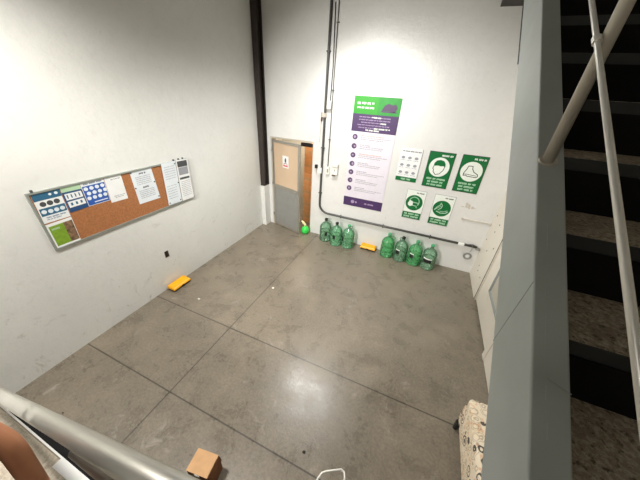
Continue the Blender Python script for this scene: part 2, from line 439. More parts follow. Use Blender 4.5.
s1 = obj('stringer', stringer(-1), M['steelgrey'], ST, bevel=.005, seg=3)
obj('stringer', stringer(1), M['steelgrey'], ST, bevel=.004)
# welded splice and scratches on the near stringer
bm = B(); P = lambda s, n: sp(D - .001, s, n)
def weld(bm, pts, r): tube(bm, pts, r, 6)
# splice position measured on the web at pixel (500,302)-(534,282)
weld(bm, [sp(D, .256, NB + .002), sp(D, .393, NT - .002)], .0011)
weld(bm, [sp(D + .033, .147, NT + .0005), sp(D + .080, .131, NT + .0005)], .0014)
obj('weld_seam', bm, M['strip'], s1)
bm = B()
for s0, s1_, dx in ((.23, .31, .028), (.10, .132, .030), (.02, .055, .033), (.5, .6, .030), (.36, .385, .027)):
    weld(bm, [sp(D + dx, s0, NT + .0003), sp(D + dx + .001, s1_, NT + .0003)], .0008)
obj('scratch', bm, M['weld'], s1)
bm = B(); weld(bm, [sp(D - .001, 1.9, NB + .004), sp(D - .001, 3.0, NB + .004)], .004)
obj('dark_line', bm, M['black'], s1)  # thin dark line along the lower edge of the near stringer
for k in range(-6, 9):
    y = .936 + .27 * k; z = -.334 + .185 * k
    # steel pan: front lip, bottom and side lips; topping poured inside
    bm = B(); box(bm, D + .010, 1.25, y, y + .006, z - .055, z); box(bm, D + .010, 1.25, y + .006, y + .27, z - .055, z - .045)
    box(bm, D + .010, D + .016, y + .006, y + .27, z - .045, z); box(bm, 1.244, 1.25, y + .006, y + .27, z - .045, z)
    t = obj('tread', bm, M['pangrey'], ST)
    obj('tread_topping', bx(D + .016, 1.244, y + .006, y + .268, z - .045, z + .001), M['tread'], t)
    obj('riser', bx(D + .010, 1.25, y + .262, y + .268, z + .001, z + .185 - .04), M['risermat'], ST)
yt = .936 + .27 * 8 + .27; zt = -.334 + .185 * 8
up = struct('floor_upper', bx(CAM.x + .375, W + .02, CAM.y + yt, 0, CAM.z + zt - .085, CAM.z + zt + .10), M['darksteel'])

# stair railing
RLG = thing('stair_railing', 'satin steel tube railing with thin rod bolted on the near stair stringer', 'railing', (CAM.x, CAM.y, CAM.z))
PX = .389
for py in (1.151, 2.45, -.95):
    zb = (NT + py * sa) / ca
    bm = tube(B(), [(PX, py, zb), (PX, py, zb + 1.06)], .0178, 20); p = obj('post', bm, M['satin'], RLG, smooth=True)
    obj('base_flange', tube(B(), [sp(PX, (py * ca + zb * sa), NT), sp(PX, (py * ca + zb * sa), NT + .008)], .027, 20), M['satin'], p)
    rz = (-.4965 + py * sa) / ca
    s_ = py * ca + rz * sa
    bm = tube(B(), [sp(.3645, s_ - .012, -.4965), sp(.3645, s_ + .012, -.4965)], .0115, 14)
    tube(bm, [(.3645, py, rz), (PX, py, rz)], .008, 10)
    obj('rod_clamp', bm, M['brightrod'], p, smooth=False)
obj('rod', tube(B(), [sp(  .364, -1.05, -.4965), sp(  .364, 3.4, -.4965)], .0072, 14), M['brightrod'], RLG, smooth=True)
obj('handrail', tube(B(), [sp(PX, -1.0, NT + .88 + .02), sp(PX, 3.3, NT + .88 + .02)], .022, 18), M['satin'], RLG, smooth=True)

# landing railing close to the lens: sloping tube + level tube
LR = thing('landing_railing', 'wide brushed stainless handrail in the bottom left corner', 'railing', (CAM.x, CAM.y, CAM.z))
P0 = Vector((-.5238, .0551, -.7298)); dv = Vector((-.881, -.0106, -.474)).normalized()
RT0, RT1 = -.75, 1.55
obj('handrail', tube(B(), [P0 + dv * t for t in (RT0, 0, RT1)] + [Vector((-2.1, .03, -1.52)), Vector((-3.25, .03, -1.52))], .024, 32), M['stainless'], LR, smooth=True)
J = P0 + dv * .42
obj('level_rail', tube(B(), [(-.72, .044, -.92), (.13, .044, -.92)], .020, 28), M['stainless'], LR, smooth=True)
obj('wall_flange', tube(B(), [(-3.267, .03, -1.52), (-3.25, .03, -1.52)], .045, 20), M['stainless'], LR)
pe = P0 + dv * RT0
obj('post', tube(B(), [(pe.x + .02, pe.y, pe.z - .02), (pe.x + .02, pe.y, -1.76)], .02, 18), M['stainless'], LR, smooth=True)

# ------------------------------------------------------------------ column, plinth
def hsec(x0, x1, y0, y1, z0, z1, t=.014):
    bm = B(); box(bm, x0, x1, y0, y0 + t, z0, z1); box(bm, x0, x1, y1 - t, y1, z0, z1)
    xm = (x0 + x1) / 2; box(bm, xm - t / 2, xm + t / 2, y0 + t, y1 - t, z0, z1); return bm
cl = thing('steel_column', 'dark brown steel column standing in the corner on the white plinth', 'column', (.056, -.09, .96))
obj('beam', hsec(-.054, .054, -.082, .088, .012, H - .96), M['darksteel'], cl)
obj('base_plate', bx(-.055, .055, -.09, .089, 0, .012), M['darksteel'], cl)
tag(obj('concrete_plinth', bx(.001, .108, -.2, -.001, 0, .958), M['wall'], bevel=.006), 'white painted corner plinth carrying the dark steel column', 'plinth')

# ------------------------------------------------------------------ door
dr = empty('door_2', (0, 0, 0)); dr['kind'] = 'structure'
bm = B(); box(bm, DX0, DX0 + .03, -.012, .2, 0, DZ); box(bm, DX0 + .03, DX1, -.012, .2, DZ - .03, DZ)
obj('door_frame', bm, M['frame'], dr, bevel=.002)
obj('door_jamb', bx(DX1 - .012, DX1, .0, .2, 0, DZ - .03), M['frame'], dr)
obj('header_shade', bx(.86, 1.14, .05, .11, 1.86, 1.93), M['black'], dr, bevel=.008)  # dark block put in as the shade under the door head
leaf = empty('door_leaf', (.238, -.012, 0), -math.radians(15.5)); leaf.parent = dr
LW = .785
def lbox(bm, u0, u1, v0, v1, d0=-.014, d1=.014): return box(bm, u0, u1, d0, d1, v0, v1)
bm = B(); lbox(bm, 0, .05, .015, 1.94); lbox(bm, LW - .055, LW, .015, 1.94); lbox(bm, .05, LW - .055, 1.885, 1.94); lbox(bm, .05, LW - .055, .015, .075); lbox(bm, .05, LW - .055, .93, 1.01)
obj('leaf_frame', bm, M['alu'], leaf, bevel=.003)
obj('upper_pane', lbox(B(), .05, LW - .055, 1.01, 1.885, -.006, .006), M['tan'], leaf)
bm = B(); lbox(bm, .05, LW - .055, .075, .93, -.004, .006)
for i in range(27):
    z = .095 + i * .031; lbox(bm, .05, LW - .055, z, z + .014, -.010, -.004)
obj('ribbed_panel', bm, M['grille'], leaf)
bm = B()
box(bm, LW - .045, LW - .02, -.055, -.02, .96, .985); box(bm, LW - .14, LW - .02, -.062, -.048, .962, .983)
obj('lever_handle', bm, M['alu'], leaf, bevel=.003)
for z in (.25, 1.0, 1.7):
    obj('hinge', tube(B(), [(-.004, -.024, z), (-.004, -.024, z + .09)], .009, 10), M['alu'], leaf, smooth=True)
st = bx(.30, .47, -.009, -.0065, 1.42, 1.66); st = obj('door_notice', st, M['paper'], leaf)
bm = B(); F = Face('flat')
def lf(bm, u0, u1, v0, v1): return box(bm, u0, u1, -.0105, -.0088, v0, v1)
bm = B(); lf(bm, .365, .405, 1.53, 1.60); lf(bm, .375, .395, 1.60, 1.62); lf(bm, .34, .43, 1.505, 1.515)
obj('notice_figure', bm, M['ink'], st)
bm = B(); lf(bm, .32, .45, 1.445, 1.475); lf(bm, .33, .35, 1.48, 1.5); lf(bm, .42, .44, 1.48, 1.5)
obj('notice_text', bm, mat('pink print', (206, 90, 100), .5), st)

# cartons stacked in the store room behind the door
zz = 0
for i, (h, w, dx) in enumerate(((.33, .46, 0), (.30, .44, .01), (.31, .46, -.01), (.30, .45, .0), (.32, .46, .01), (.26, .44, 0))):
    c = thing('cardboard_carton', 'brown carton seen through the door gap, %s of the stack' % ['lowest', 'second from the bottom', 'third from the bottom', 'third from the top', 'second from the top', 'topmost'][i], 'box', (1.0 + dx, .58, zz), 0, 'cartons stacked behind the door')
    obj('carton_body', bx(-w / 2, w / 2, -.17, .17, 0, h - .003), M['orangecard'], c, bevel=.004)
    obj('packing_tape', bx(-w / 2 - .001, w / 2 + .001, -.172, -.168, h * .42, h * .42 + .05), M['card'], c)
    zz += h

# ------------------------------------------------------------------ carboys
def carboy(name, label, x, y, rz, mt, capm, labelkind, sc=1.0):
    t = thing(name, label, 'water bottle', (x, y, 0), rz, 'empty green carboys along the back wall')
    prof = [(.085, .004), (.112, .0), (.126, .014), (.128, .05), (.121, .058), (.121, .066), (.128, .074), (.128, .125), (.121, .133), (.121, .142), (.128, .150),
            (.128, .215), (.121, .223), (.121, .232), (.128, .240), (.127, .30), (.122, .335), (.106, .372), (.078, .402), (.048, .422), (.031, .436), (.028, .452), (.028, .478), (.032, .482), (.032, .488)]
    bm = lathe(B(), [(r * sc, z * sc) for r, z in prof], 32, close=False)
    bm.faces.new([v for v in bm.verts if v.co.z < .0041 * sc + 1e-5 and abs(v.co.xy.length - .085 * sc) < 1e-4])
    obj('bottle_body', bm, mt, t, smooth=True)
    obj('cap', lathe(B(), [(.0, .474 * sc), (.034, .474 * sc), (.035, .505 * sc), (.028, .512 * sc), (.0, .512 * sc)][1:4], 18), capm, t, smooth=False)
    # moulded carrying handle beside the neck
    obj('handle', tube(B(), [(.09, 0, .39), (.112, 0, .40), (.118, 0, .425), (.085, 0, .445), (.03, 0, .455)], .008, 8), mt, t, smooth=True)
    def patch(a0, a1, z0, z1, r, m, nm):
        bm = B(); n = 8; rows = []
        for k in range(n + 1):
            a = a0 + (a1 - a0) * k / n
            rows.append([bm.verts.new((rr * math.cos(a), rr * math.sin(a), z)) for rr, z in ((r, z0), (r, z1), (r + .0012, z1), (r + .0012, z0))])
        for q, w in zip(rows, rows[1:]):
            for i in range(4): bm.faces.new((q[i], q[(i + 1) % 4], w[(i + 1) % 4], w[i]))
        bm.faces.new(rows[0]); bm.faces.new(rows[-1])
        return obj(nm, bm, m, t)
    a = -PI / 2 - .1 - rz
    if labelkind == 'black': patch(a - .15, a + .25, .17, .265, .1285, M['black'], 'label')
    if labelkind == 'side': patch(a - .85, a - .45, .16, .25, .1285, M['black'], 'label')
    if labelkind == 'both':
        patch(a - .65, a - .05, .175, .25, .1285, M['black'], 'label'); patch(a - .70, a - .0, .252, .272, .1285, M['swhite'], 'label_stripe')
    if labelkind == 'wide':
        patch(a - .75, a + .45, .165, .235, .1285, M['black'], 'label'); patch(a - .8, a + .5, .238, .262, .1285, M['swhite'], 'label_stripe')
    if labelkind == 'rside': patch(a + .35, a + .75, .16, .25, .1285, M['black'], 'label')
    return t
CB = [(1.605, -.150, 'green3', 'black', 'rside', 'green carboy nearest the door, black cap, left end of the row of three'),
      (1.875, -.215, 'green', 'black', 'black', 'green carboy with black cap in the middle of the row of three'),
      (2.135, -.195, 'green', 'cap', 'side', 'green carboy right next to the yellow box below the banner'),
      (2.955, -.150, 'green2', 'cap', None, 'bright green unlabelled carboy, leftmost of the row of four'),
      (3.225, -.165, 'green3', 'black', 'both', 'green carboy with black cap, second of the row of four'),
      (3.490, -.185, 'green2', 'cap', 'both', 'deep green carboy with green neck, third of the row of four'),
      (3.755, -.200, 'green3', 'cap', 'wide', 'pale green carboy with wide black label at the right end')]
for i, (x, y, mt, cp, lk, lb) in enumerate(CB):
    carboy('water_carboy', lb, x, y, (.5, -.4, 1.2, .2, 2.2, .9, 1.6)[i], M[mt], M[cp], lk)

# little green bottle in the door opening
t = thing('spray_bottle', 'small round bright green bottle with cream top in the doorway', 'bottle', (1.09, -.10, 0), 0)
obj('bottle_body', lathe(B(), [(.05, 0), (.078, .012), (.092, .06), (.088, .11), (.066, .15), (.035, .172), (.028, .18)], 24), M['litgreen'], t, smooth=True)
bm = tube(B(), [(0, 0, .175), (-.01, 0, .215), (-.05, -.01, .265), (-.085, -.015, .295)], .024, 12, radii=[.03, .028, .024, .018])
obj('nozzle', bm, M['neckcream'], t, smooth=True)

# ------------------------------------------------------------------ yellow bait boxes
def bait(label, x, y, rz, L=.31, w=.14, h=.075):
    t = thing('bait_box', label, 'plastic box', (x, y, 0), rz, 'yellow lidded boxes on the floor')
    bm = B(); vs = []
    for z, i in ((0, .0), (.03, .004)):
        vs.append([bm.verts.new(p) for p in ((-L / 2 + i, -w / 2 + i, z), (L / 2 - i, -w / 2 + i, z), (L / 2 - i, w / 2 - i, z), (-L / 2 + i, w / 2 - i, z))])
    bm.faces.new(vs[0]); bm.faces.new(vs[1])
    for i in range(4): bm.faces.new((vs[0][i], vs[0][(i + 1) % 4], vs[1][(i + 1) % 4], vs[1][i]))
    obj('base', bm, M['black'], t, bevel=.004)
    bm = B(); lo = [bm.verts.new(p) for p in ((-L / 2 - .004, -w / 2 - .006, .03), (L / 2 + .004, -w / 2 - .006, .03), (L / 2 + .004, w / 2, .03), (-L / 2 - .004, w / 2, .03))]
    md = [bm.verts.new(p) for p in ((-L / 2, -w / 2 - .003, .052), (L / 2, -w / 2 - .003, .052), (L / 2, w / 2, h), (-L / 2, w / 2, h))]
    hi = [bm.verts.new(p) for p in ((-L / 2 + .025, -w / 2 + .018, h - .006), (L / 2 - .025, -w / 2 + .018, h - .006), (L / 2 - .025, w / 2 - .012, h + .012), (-L / 2 + .025, w / 2 - .012, h + .012))]
    for a, b in ((lo, md), (md, hi)):
        for i in range(4): bm.faces.new((a[i], a[(i + 1) % 4], b[(i + 1) % 4], b[i]))
    bm.faces.new(lo); bm.faces.new(hi)
    obj('lid', bm, M['yellow'], t, bevel=.004)
    obj('latch', bx(-.02, .02, -w / 2 - .010, -w / 2 - .004, .02, .045), M['black'], t)
bait('yellow lidded black box on the floor against the left wall', .094, -2.66, PI / 2)
bait('yellow lidded black box between the two rows of green carboys', 2.57, -.085, -.03)

# ------------------------------------------------------------------ bulletin board (left wall)
bd = thing('bulletin_board', 'cork bulletin board in a thin aluminium frame on the left wall', 'bulletin board', (0, -2.88, 1.27))
BO = Vector((0, 2.88, -1.27))
def lrect(u0, u1, v0, v1, n0, n1):
    bm = B(); LF.rect(bm, u0, u1, v0, v1, n0, n1); return bm
def addL(name, bm, m, parent, off=BO, **k):
    bmesh.ops.translate(bm, verts=bm.verts[:], vec=off); return obj(name, bm, m, parent, **k)
by0, by1, bz0, bz1 = -3.765, -1.985, 1.268, 1.868
addL('cork_panel', lrect(by0 + .01, by1 - .01, bz0 + .01, bz1 - .01, .002, .014), M['cork'], bd)
bm = B()
for a in ((by0, by1, bz1 - .016, bz1), (by0, by1, bz0, bz0 + .016), (by0, by0 + .016, bz0 + .016, bz1 - .016), (by1 - .016, by1, bz0 + .016, bz1 - .016)): LF.rect(bm, *a, .001, .024)
addL('frame', bm, M['boardframe'], bd)
bm = B()
for y in (by0 + .05, -2.2, -2.12, -2.05): LF.rect(bm, y - .008, y + .008, bz1, bz1 + .022, .002, .02)
addL('hanging_clip', bm, M['ink'], bd)

def sheet(name, label, cat, quad, n, m=None, thick=.0016):
    """quad: TL TR BR BL in (y, z)"""
    c = (sum(q[0] for q in quad) / 4, sum(q[1] for q in quad) / 4)
    t = thing(name, label, cat, (n, c[0], c[1]), 0, 'papers pinned on the cork board')
    off = Vector((-n, -c[0], -c[1]))
    bm = B(); LF.poly(bm, quad, n, n + thick); addL('page', bm, m or M['paper'], t, off)
    def uv(u, v):
        a, b, c_, d = [Vector(q) for q in quad]
        p = (a * (1 - u) + b * u) * (1 - v) + (d * (1 - u) + c_ * u) * v
        return (p.x, p.y)
    def q(u0, u1, v0, v1): return [uv(u0, v0), uv(u1, v0), uv(u1, v1), uv(u0, v1)]
    def prt(nm, items, mt, k=1):
        bm = B()
        for it in items:
            if it[0] == 'r': LF.poly(bm, q(*it[1:]), n + thick, n + thick + .0007 * k)
            if it[0] == 'd':
                u, v, r = it[1:]; cc = uv(u, v); LF.disc(bm, cc[0], cc[1], r, n + thick, n + thick + .0007 * k, 16)
            if it[0] == 'w':
                u0, u1, v, h = it[1:]; a = uv(u0, v); b = uv(u1, v); LF.words(bm, min(a[0], b[0]), max(a[0], b[0]), a[1], h, n + thick, n + thick + .0007 * k)
        addL(nm, bm, mt, t, off)
    return t, prt
N1 = .0145
t, pr = sheet('notice_sheet', 'blue and white notice with round pictures at the left end of the board', 'paper', [(-3.735, 1.850), (-3.522, 1.850), (-3.530, 1.560), (-3.745, 1.560)], N1)
pr('header_band', [('r', .0, 1, 0, .24)], M['teal']); pr('lower_band', [('r', .04, .98, .50, .76)], M['teal'])
[pr('round_picture', [('d', k, .37, .024)], M['ink']) for k in (.25, .5, .75)]
pr('white_figure', [('d', .17, .62, .02), ('d', .40, .64, .02), ('d', .62, .64, .02), ('d', .84, .64, .02), ('d', .62, .10, .012), ('d', .84, .1, .014)], M['paperb'], 2)
pr('printed_text', [('w', .15, .9, .83, .014), ('w', .15, .7, .90, .01)], M['inkb'])
t, pr = sheet('notice_sheet', 'navy notice with pale green header and two white boxes', 'paper', [(-3.516, 1.858), (-3.349, 1.852), (-3.349, 1.600), (-3.520, 1.592)], N1 + .001, M['navy'])
pr('green_header', [('r', .0, 1, 0, .20)], M['palegreen']); pr('white_box', [('r', .08, .94, .27, .52)], M['paper']); pr('white_box', [('r', .08, .94, .58, .82)], M['paper'])
pr('box_drawing', [('r', .16 + .2 * i, .22 + .2 * i, .32, .46) for i in range(4)] + [('r', .2 + .25 * i, .3 + .25 * i, .64, .75) for i in range(3)], M['teal'], 2)
t, pr = sheet('notice_sheet', 'bright blue poster with a grid of white circles on the board', 'paper', [(-3.344, 1.856), (-3.118, 1.856), (-3.128, 1.600), (-3.346, 1.600)], N1)
pr('blue_field', [('r', .02, .98, .16, .98)], M['blue'])
pr('white_circle', [('d', .14 + .24 * i + (.06 if j == 1 else 0), .28 + .2 * j, .020) for j in range(3) for i in range(4)], M['paperb'], 2)
pr('printed_text', [('r', .3, .92, .86, .90), ], M['paperb'], 2); pr('title_text', [('w', .1, .9, .08, .016)], M['inkb'])
t, pr = sheet('notice_sheet', 'white page with a faint title right of the blue poster', 'paper', [(-3.112, 1.856), (-2.930, 1.850), (-2.936, 1.560), (-3.125, 1.565)], N1)
pr('printed_text', [('w', .3, .9, .12, .01), ('w', .25, .9, .78, .008), ('w', .3, .8, .84, .008)], M['inkl'])
t, pr = sheet('notice_sheet', 'green and brown picture leaflet at the lower left of the board', 'paper', [(-3.745, 1.545), (-3.530, 1.552), (-3.540, 1.262), (-3.745, 1.262)], N1)
pr('green_field', [('r', .06, .62, .1, .86)], M['leaf']); pr('photo', [('r', .62, .98, .1, .86)], M['photo']); pr('printed_text', [('w', .12, .45, .22, .02)], M['palegreen'], 2)
t, pr = sheet('notice_sheet', 'wide white double page pinned alone on bare cork', 'paper', [(-2.827, 1.856), (-2.550, 1.858), (-2.532, 1.436), (-2.824, 1.440)], N1, M['paperb'])
pr('printed_text', [('w', .15, .85, .20 + .055 * i, .008) for i in range(5)] + [('w', .15, .85, .62 + .055 * i, .008) for i in range(5)], M['inkl'])
pr('heading', [('w', .35, .7, .11, .02), ('w', .35, .65, .53, .02)], M['ink'])
pr('push_pin', [('d', .03, .04, .009), ('d', .95, .45, .009), ('d', .04, .5, .009), ('d', .95, .93, .009)], M['ink'], 6)
t, pr = sheet('notice_sheet', 'long pale grey page left of the dark headed page', 'paper', [(-2.409, 1.872), (-2.190, 1.872), (-2.222, 1.286), (-2.446, 1.290)], .025, M['paperb'])
pr('printed_text', [('w', .12, .9, .1 + .055 * i, .007) for i in range(6)] + [('w', .12, .8, .55 + .06 * i, .007) for i in range(6)], M['inkl'])
pr('push_pin', [('d', .92, .06, .009), ('d', .95, .52, .009), ('d', .1, .95, .009), ('d', .9, .95, .009)], M['ink'], 5)
t, pr = sheet('notice_sheet', 'narrow white page with dark grey header at the right end', 'paper', [(-2.182, 1.874), (-1.986, 1.868), (-1.998, 1.276), (-2.214, 1.284)], .027)
pr('dark_header', [('r', .08, .92, .03, .17)], M['ink']); pr('dark_bar', [('r', .1, .92, .42, .47)], M['ink']); pr('grey_block', [('r', .1, .9, .18, .36)], M['inkl'])
pr('printed_text', [('w', .14, .9, .53 + .045 * i, .007) for i in range(9)] , M['inkl'])

# rusty outlet hole on the left wall
t = thing('wall_outlet', 'small rusty open outlet box in the left wall above the yellow box', 'outlet', (0, -2.665, .575))
bm = B(); box(bm, .0005, .006, -.03, .03, -.05, .05); obj('box_rim', bm, M['rustplate'], t)
bm = B(); box(bm, .006, .010, -.022, .012, .0, .055); box(bm, .006, .009, -.02, .022, -.038, -.008); obj('socket_hole', bm, M['black'], t)

# ------------------------------------------------------------------ signs (back wall)
def sign(name, label, cat, x0, x1, z0, z1, m, group=None):
    t = thing(name, label, cat, ((x0 + x1) / 2, 0, z0), 0, group); off = Vector((-(x0 + x1) / 2, 0, -z0))
    def add(nm, bm, mt): bmesh.ops.translate(bm, verts=bm.verts[:], vec=off); return obj(nm, bm, mt, t)
    bm = B(); BK.rect(bm, x0, x1, z0, z1, .001, .006); add('plate', bm, m)
    return t, add
GS = 'safety signs on the back wall'
# boot sign
for kind, x0, x1, z0, z1, lb in (('helmet', 3.283, 3.682, 1.500, 2.090, 'green safety sign with head wearing helmet in white circle'),
                                 ('boot', 3.780, 4.158, 1.500, 2.098, 'green safety sign with ankle boot in white circle')):
    t, add = sign('safety_sign', lb, 'sign', x0, x1, z0, z1, M['sdark'], GS)
    bm = B(); BK.rect(bm, x0 + .008, x1 - .008, z0 + .008, z1 - .008, .006, .0068); add('green_field', bm, M['sgreen'])
    cx, cz, r = (x0 + x1) / 2, z0 + .345, .158
    bm = B(); BK.disc(bm, cx, cz, r, .0068, .0076, 40); add('white_disc', bm, M['swhite'])
    bm = B(); BK.words(bm, x1 - .2, x1 - .03, z1 - .055, .028, .0068, .0078); add('header_text', bm, M['swhite'])
    bm = B(); BK.words(bm, x0 + .05, x1 - .05, z0 + .145, .03, .0068, .0078); BK.words(bm, x0 + .07, x1 - .07, z0 + .095, .03, .0068, .0078); BK.words(bm, x0 + .07, x1 - .07, z0 + .045, .03, .0068, .0078); add('caption_text', bm, M['smint'])
    if kind == 'helmet':
        bm = B(); pts = [(-.085, .01), (-.092, -.03), (-.078, -.04), (-.072, -.085), (-.03, -.125), (.03, -.105), (.075, -.04), (.085, .03)]
        BK.stroke(bm, [(cx + a, cz + b) for a, b in pts], .010, .0076, .0084); add('head_outline', bm, M['sdark'])
        bm = B(); pts = [(-.09, .015), (-.085, .065), (-.055, .105), (0, .12), (.055, .105), (.085, .065), (.092, .015), (.06, .028), (.02, .02), (-.02, .028), (-.06, .02)]
        BK.poly(bm, [(cx + a, cz + b) for a, b in pts], .0076, .0088); add('helmet_shape', bm, M['sgreen'])
    else:
        bm = B(); pts = [(-.06, .085), (-.075, .03), (-.10, -.03), (-.098, -.07), (-.06, -.062), (-.045, -.075), (.09, -.08), (.112, -.06), (.1, -.03), (.04, .0), (.008, .045), (.0, .09)]
        BK.stroke(bm, [(cx + a, cz + b) for a, b in pts], .011, .0076, .0084, True); BK.stroke(bm, [(cx - .095, cz - .045), (cx - .05, cz - .045), (cx + .09, cz - .055)], .008, .0076, .0084); add('boot_outline', bm, M['sdark'])
for kind, x0, x1, z0, z1, lb in (('mask', 3.075, 3.412, .838, 1.398, 'white sign with green disc showing a masked head'),
                                 ('hand', 3.552, 3.892, .826, 1.394, 'white sign with green disc showing hands being washed')):
    t, add = sign('safety_sign', lb, 'sign', x0, x1, z0, z1, M['inkl'], GS)
    bm = B(); BK.rect(bm, x0 + .006, x1 - .006, z0 + .006, z1 - .006, .006, .0068); add('white_field', bm, M['swhite'])
    cx, cz, r = (x0 + x1) / 2 - .005, z0 + .32, .148
    bm = B(); BK.disc(bm, cx, cz, r, .0068, .0076, 40); add('green_disc', bm, M['sgreen'])
    bm = B(); BK.rect(bm, x0 + .004, x1 - .008, z0 + .008, z0 + .132, .0068, .0076); add('green_band', bm, M['sgreen'])
    bm = B(); BK.words(bm, x0 + .03, x1 - .03, z0 + .095, .032, .0076, .0084); BK.words(bm, x0 + .03, x1 - .03, z0 + .045, .032, .0076, .0084); add('caption_text', bm, M['smint'])
    bm = B(); BK.words(bm, x1 - .17, x1 - .03, z1 - .05, .022, .0068, .0076); add('header_text', bm, M['ink'])
    if kind == 'mask':
        bm = B(); BK.stroke(bm, [(cx + .085 * math.cos(a), cz + .02 + .09 * math.sin(a)) for a in [i * PI / 8 - .6 for i in range(11)]], .016, .0076, .0084)
        BK.stroke(bm, [(cx - .02, cz + .01), (cx + .07, cz + .005)], .012, .0076, .0084); BK.stroke(bm, [(cx - .02, cz - .05), (cx + .05, cz - .055), (cx + .06, cz - .09)], .012, .0076, .0084)
        add('head_outline', bm, M['smint'])
        bm = B(); BK.poly(bm, [(cx - .105, cz - .01), (cx - .07, cz + .04), (cx - .02, cz + .02), (cx - .015, cz - .05), (cx - .06, cz - .075), (cx - .1, cz - .05)], .0076, .0086); add('mask_shape', bm, M['swhite'])
    else:
        bm = B()
        BK.stroke(bm, [(cx - .11, cz - .04), (cx - .08, cz + .02), (cx - .04, cz + .06), (cx - .03, cz + .1)], .016, .0076, .0084)
        BK.stroke(bm, [(cx - .03, cz + .1), (cx, cz + .06), (cx - .01, cz + .01), (cx - .05, cz - .03)], .014, .0076, .0084)
        BK.stroke(bm, [(cx - .07, cz - .06), (cx + .0, cz - .085), (cx + .08, cz - .07), (cx + .11, cz - .04)], .016, .0076, .0084)
        BK.stroke(bm, [(cx - .02, cz - .05), (cx + .05, cz - .045), (cx + .1, cz - .02)], .009, .0076, .0084)
        BK.stroke(bm, [(cx - .09, cz - .02), (cx - .05, cz + .02), (cx - .02, cz + .04)], .009, .0076, .0084)
        add('washing_hands', bm, M['smint'])
t, add = sign('safety_sign', 'white sheet with faint grey drawings and green bottom band', 'sign', 2.818, 3.180, 1.525, 2.088, M['paper'], GS)
bm = B(); BK.rect(bm, 2.818, 3.176, 1.525, 1.598, .006, .0068); add('green_band', bm, M['sgreen'])
bm = B(); BK.words(bm, 2.91, 3.08, 1.562, .03, .0068, .0076); add('band_text', bm, M['smint'])
bm = B(); BK.words(bm, 2.85, 3.16, 2.035, .018, .006, .0068); add('title_text', bm, M['ink'])
bm = B()
for j in range(3):
    for i in range(3):
        a, b = 2.88 + .11 * i, 1.93 - .125 * j
        BK.disc(bm, a, b, .032, .006, .0066, 9, .024); BK.words(bm, a - .04, a + .04, b - .042, .01, .006, .0066)
add('faint_drawing', bm, M['inkl'])
bm = B()
for a in ((3.172, 3.180, 1.6, 2.088),): BK.rect(bm, *a, .006, .0064)
add('edge_line', bm, M['inkl'])

# banner
x0, x1, z0, z1 = 1.893, 2.678, .853, 2.807
t, add = sign('wall_banner', 'tall green, purple and white information banner right of the door', 'banner', x0, x1, z0, z1, M['banner'])
bm = B(); BK.rect(bm, x0, x0 + .42, 2.54, z1, .006, .0066); add('green_header', bm, M['bgreen'])
bm = B(); BK.rect(bm, x0 + .42, x1, 2.54, z1, .006, .0066); add('header_photo', bm, M['bgreen2'])
bm = B(); BK.poly(bm, [(2.37, 2.60), (2.42, 2.69), (2.48, 2.72), (2.54, 2.70), (2.60, 2.71), (2.63, 2.66), (2.60, 2.59), (2.5, 2.605)], .0066, .0072); BK.rect(bm, 2.36, 2.64, 2.585, 2.60, .0066, .0072)
add('photo_figures', bm, M['icon'])
bm = B(); BK.words(bm, x0 + .06, x0 + .35, 2.70, .035, .0066, .0074); BK.words(bm, x0 + .06, x0 + .36, 2.635, .028, .0066, .0074); add('header_text', bm, M['swhite'])
bm = B(); BK.rect(bm, x0, x1, 2.258, 2.54, .006, .0066); add('purple_field', bm, M['purple'])
bm = B(); BK.rect(bm, x0, x1, z0, 1.035, .006, .0066); add('footer_field', bm, M['purple'])
bm = B()
for k, (a, b) in enumerate(((.12, .66), (.12, .66), (.16, .5), (.10, .66), (.12, .4))): BK.words(bm, x0 + a, x0 + b, 2.495 - .042 * k, .016, .0066, .0072)
add('intro_text', bm, M['lilac'])
bm = B(); BK.words(bm, x0 + .34, x0 + .50, 2.495, .022, .0072, .0078); BK.words(bm, x0 + .50, x0 + .60, 2.41, .022, .0066, .0078); BK.words(bm, x0 + .40, x0 + .68, 2.325, .024, .0066, .0078); BK.words(bm, x0 + .25, x0 + .50, 2.29, .024, .0066, .0078); add('bold_text', bm, M['swhite'])
bm = B(); BK.disc(bm, x0 + .19, .945, .035, .0066, .0074, 16); BK.disc(bm, x0 + .26, .945, .02, .0066, .0074, 16); BK.words(bm, x0 + .43, x0 + .62, .945, .03, .0066, .0074); add('footer_logo', bm, M['lilac'])
for i in range(7):
    z = 2.165 - .158 * i; s = .048
    bm = B(); BK.disc(bm, x0 + .085, z, s, .006, .0068, 20); ic = add('icon', bm, M['icon'])
    bm = B(); BK.disc(bm, x0 + .085 + (.012 if i % 2 else -.004), z, s * .42, .0068, .0074, 8, s * (.3 if i % 3 else .5))
    off = Vector((-(x0 + x1) / 2, 0, -z0)); bmesh.ops.translate(bm, verts=bm.verts[:], vec=off); obj('icon_picture', bm, M['lilac'], ic)
    bm = B(); BK.words(bm, x0 + .19, x0 + .19 + (.42 if i in (0, 2) else .2), z + .03, .016, .006, .0066); add('item_title', bm, M['salmon'] if i in (0, 2) else M['inkl'])
    bm = B(); BK.words(bm, x0 + .19, x0 + (.72 if i % 2 == 0 else .62), z - .0, .013, .006, .0066); BK.words(bm, x0 + .19, x0 + .6, z - .03, .013, .006, .0066); add('item_text', bm, M['inkl'])

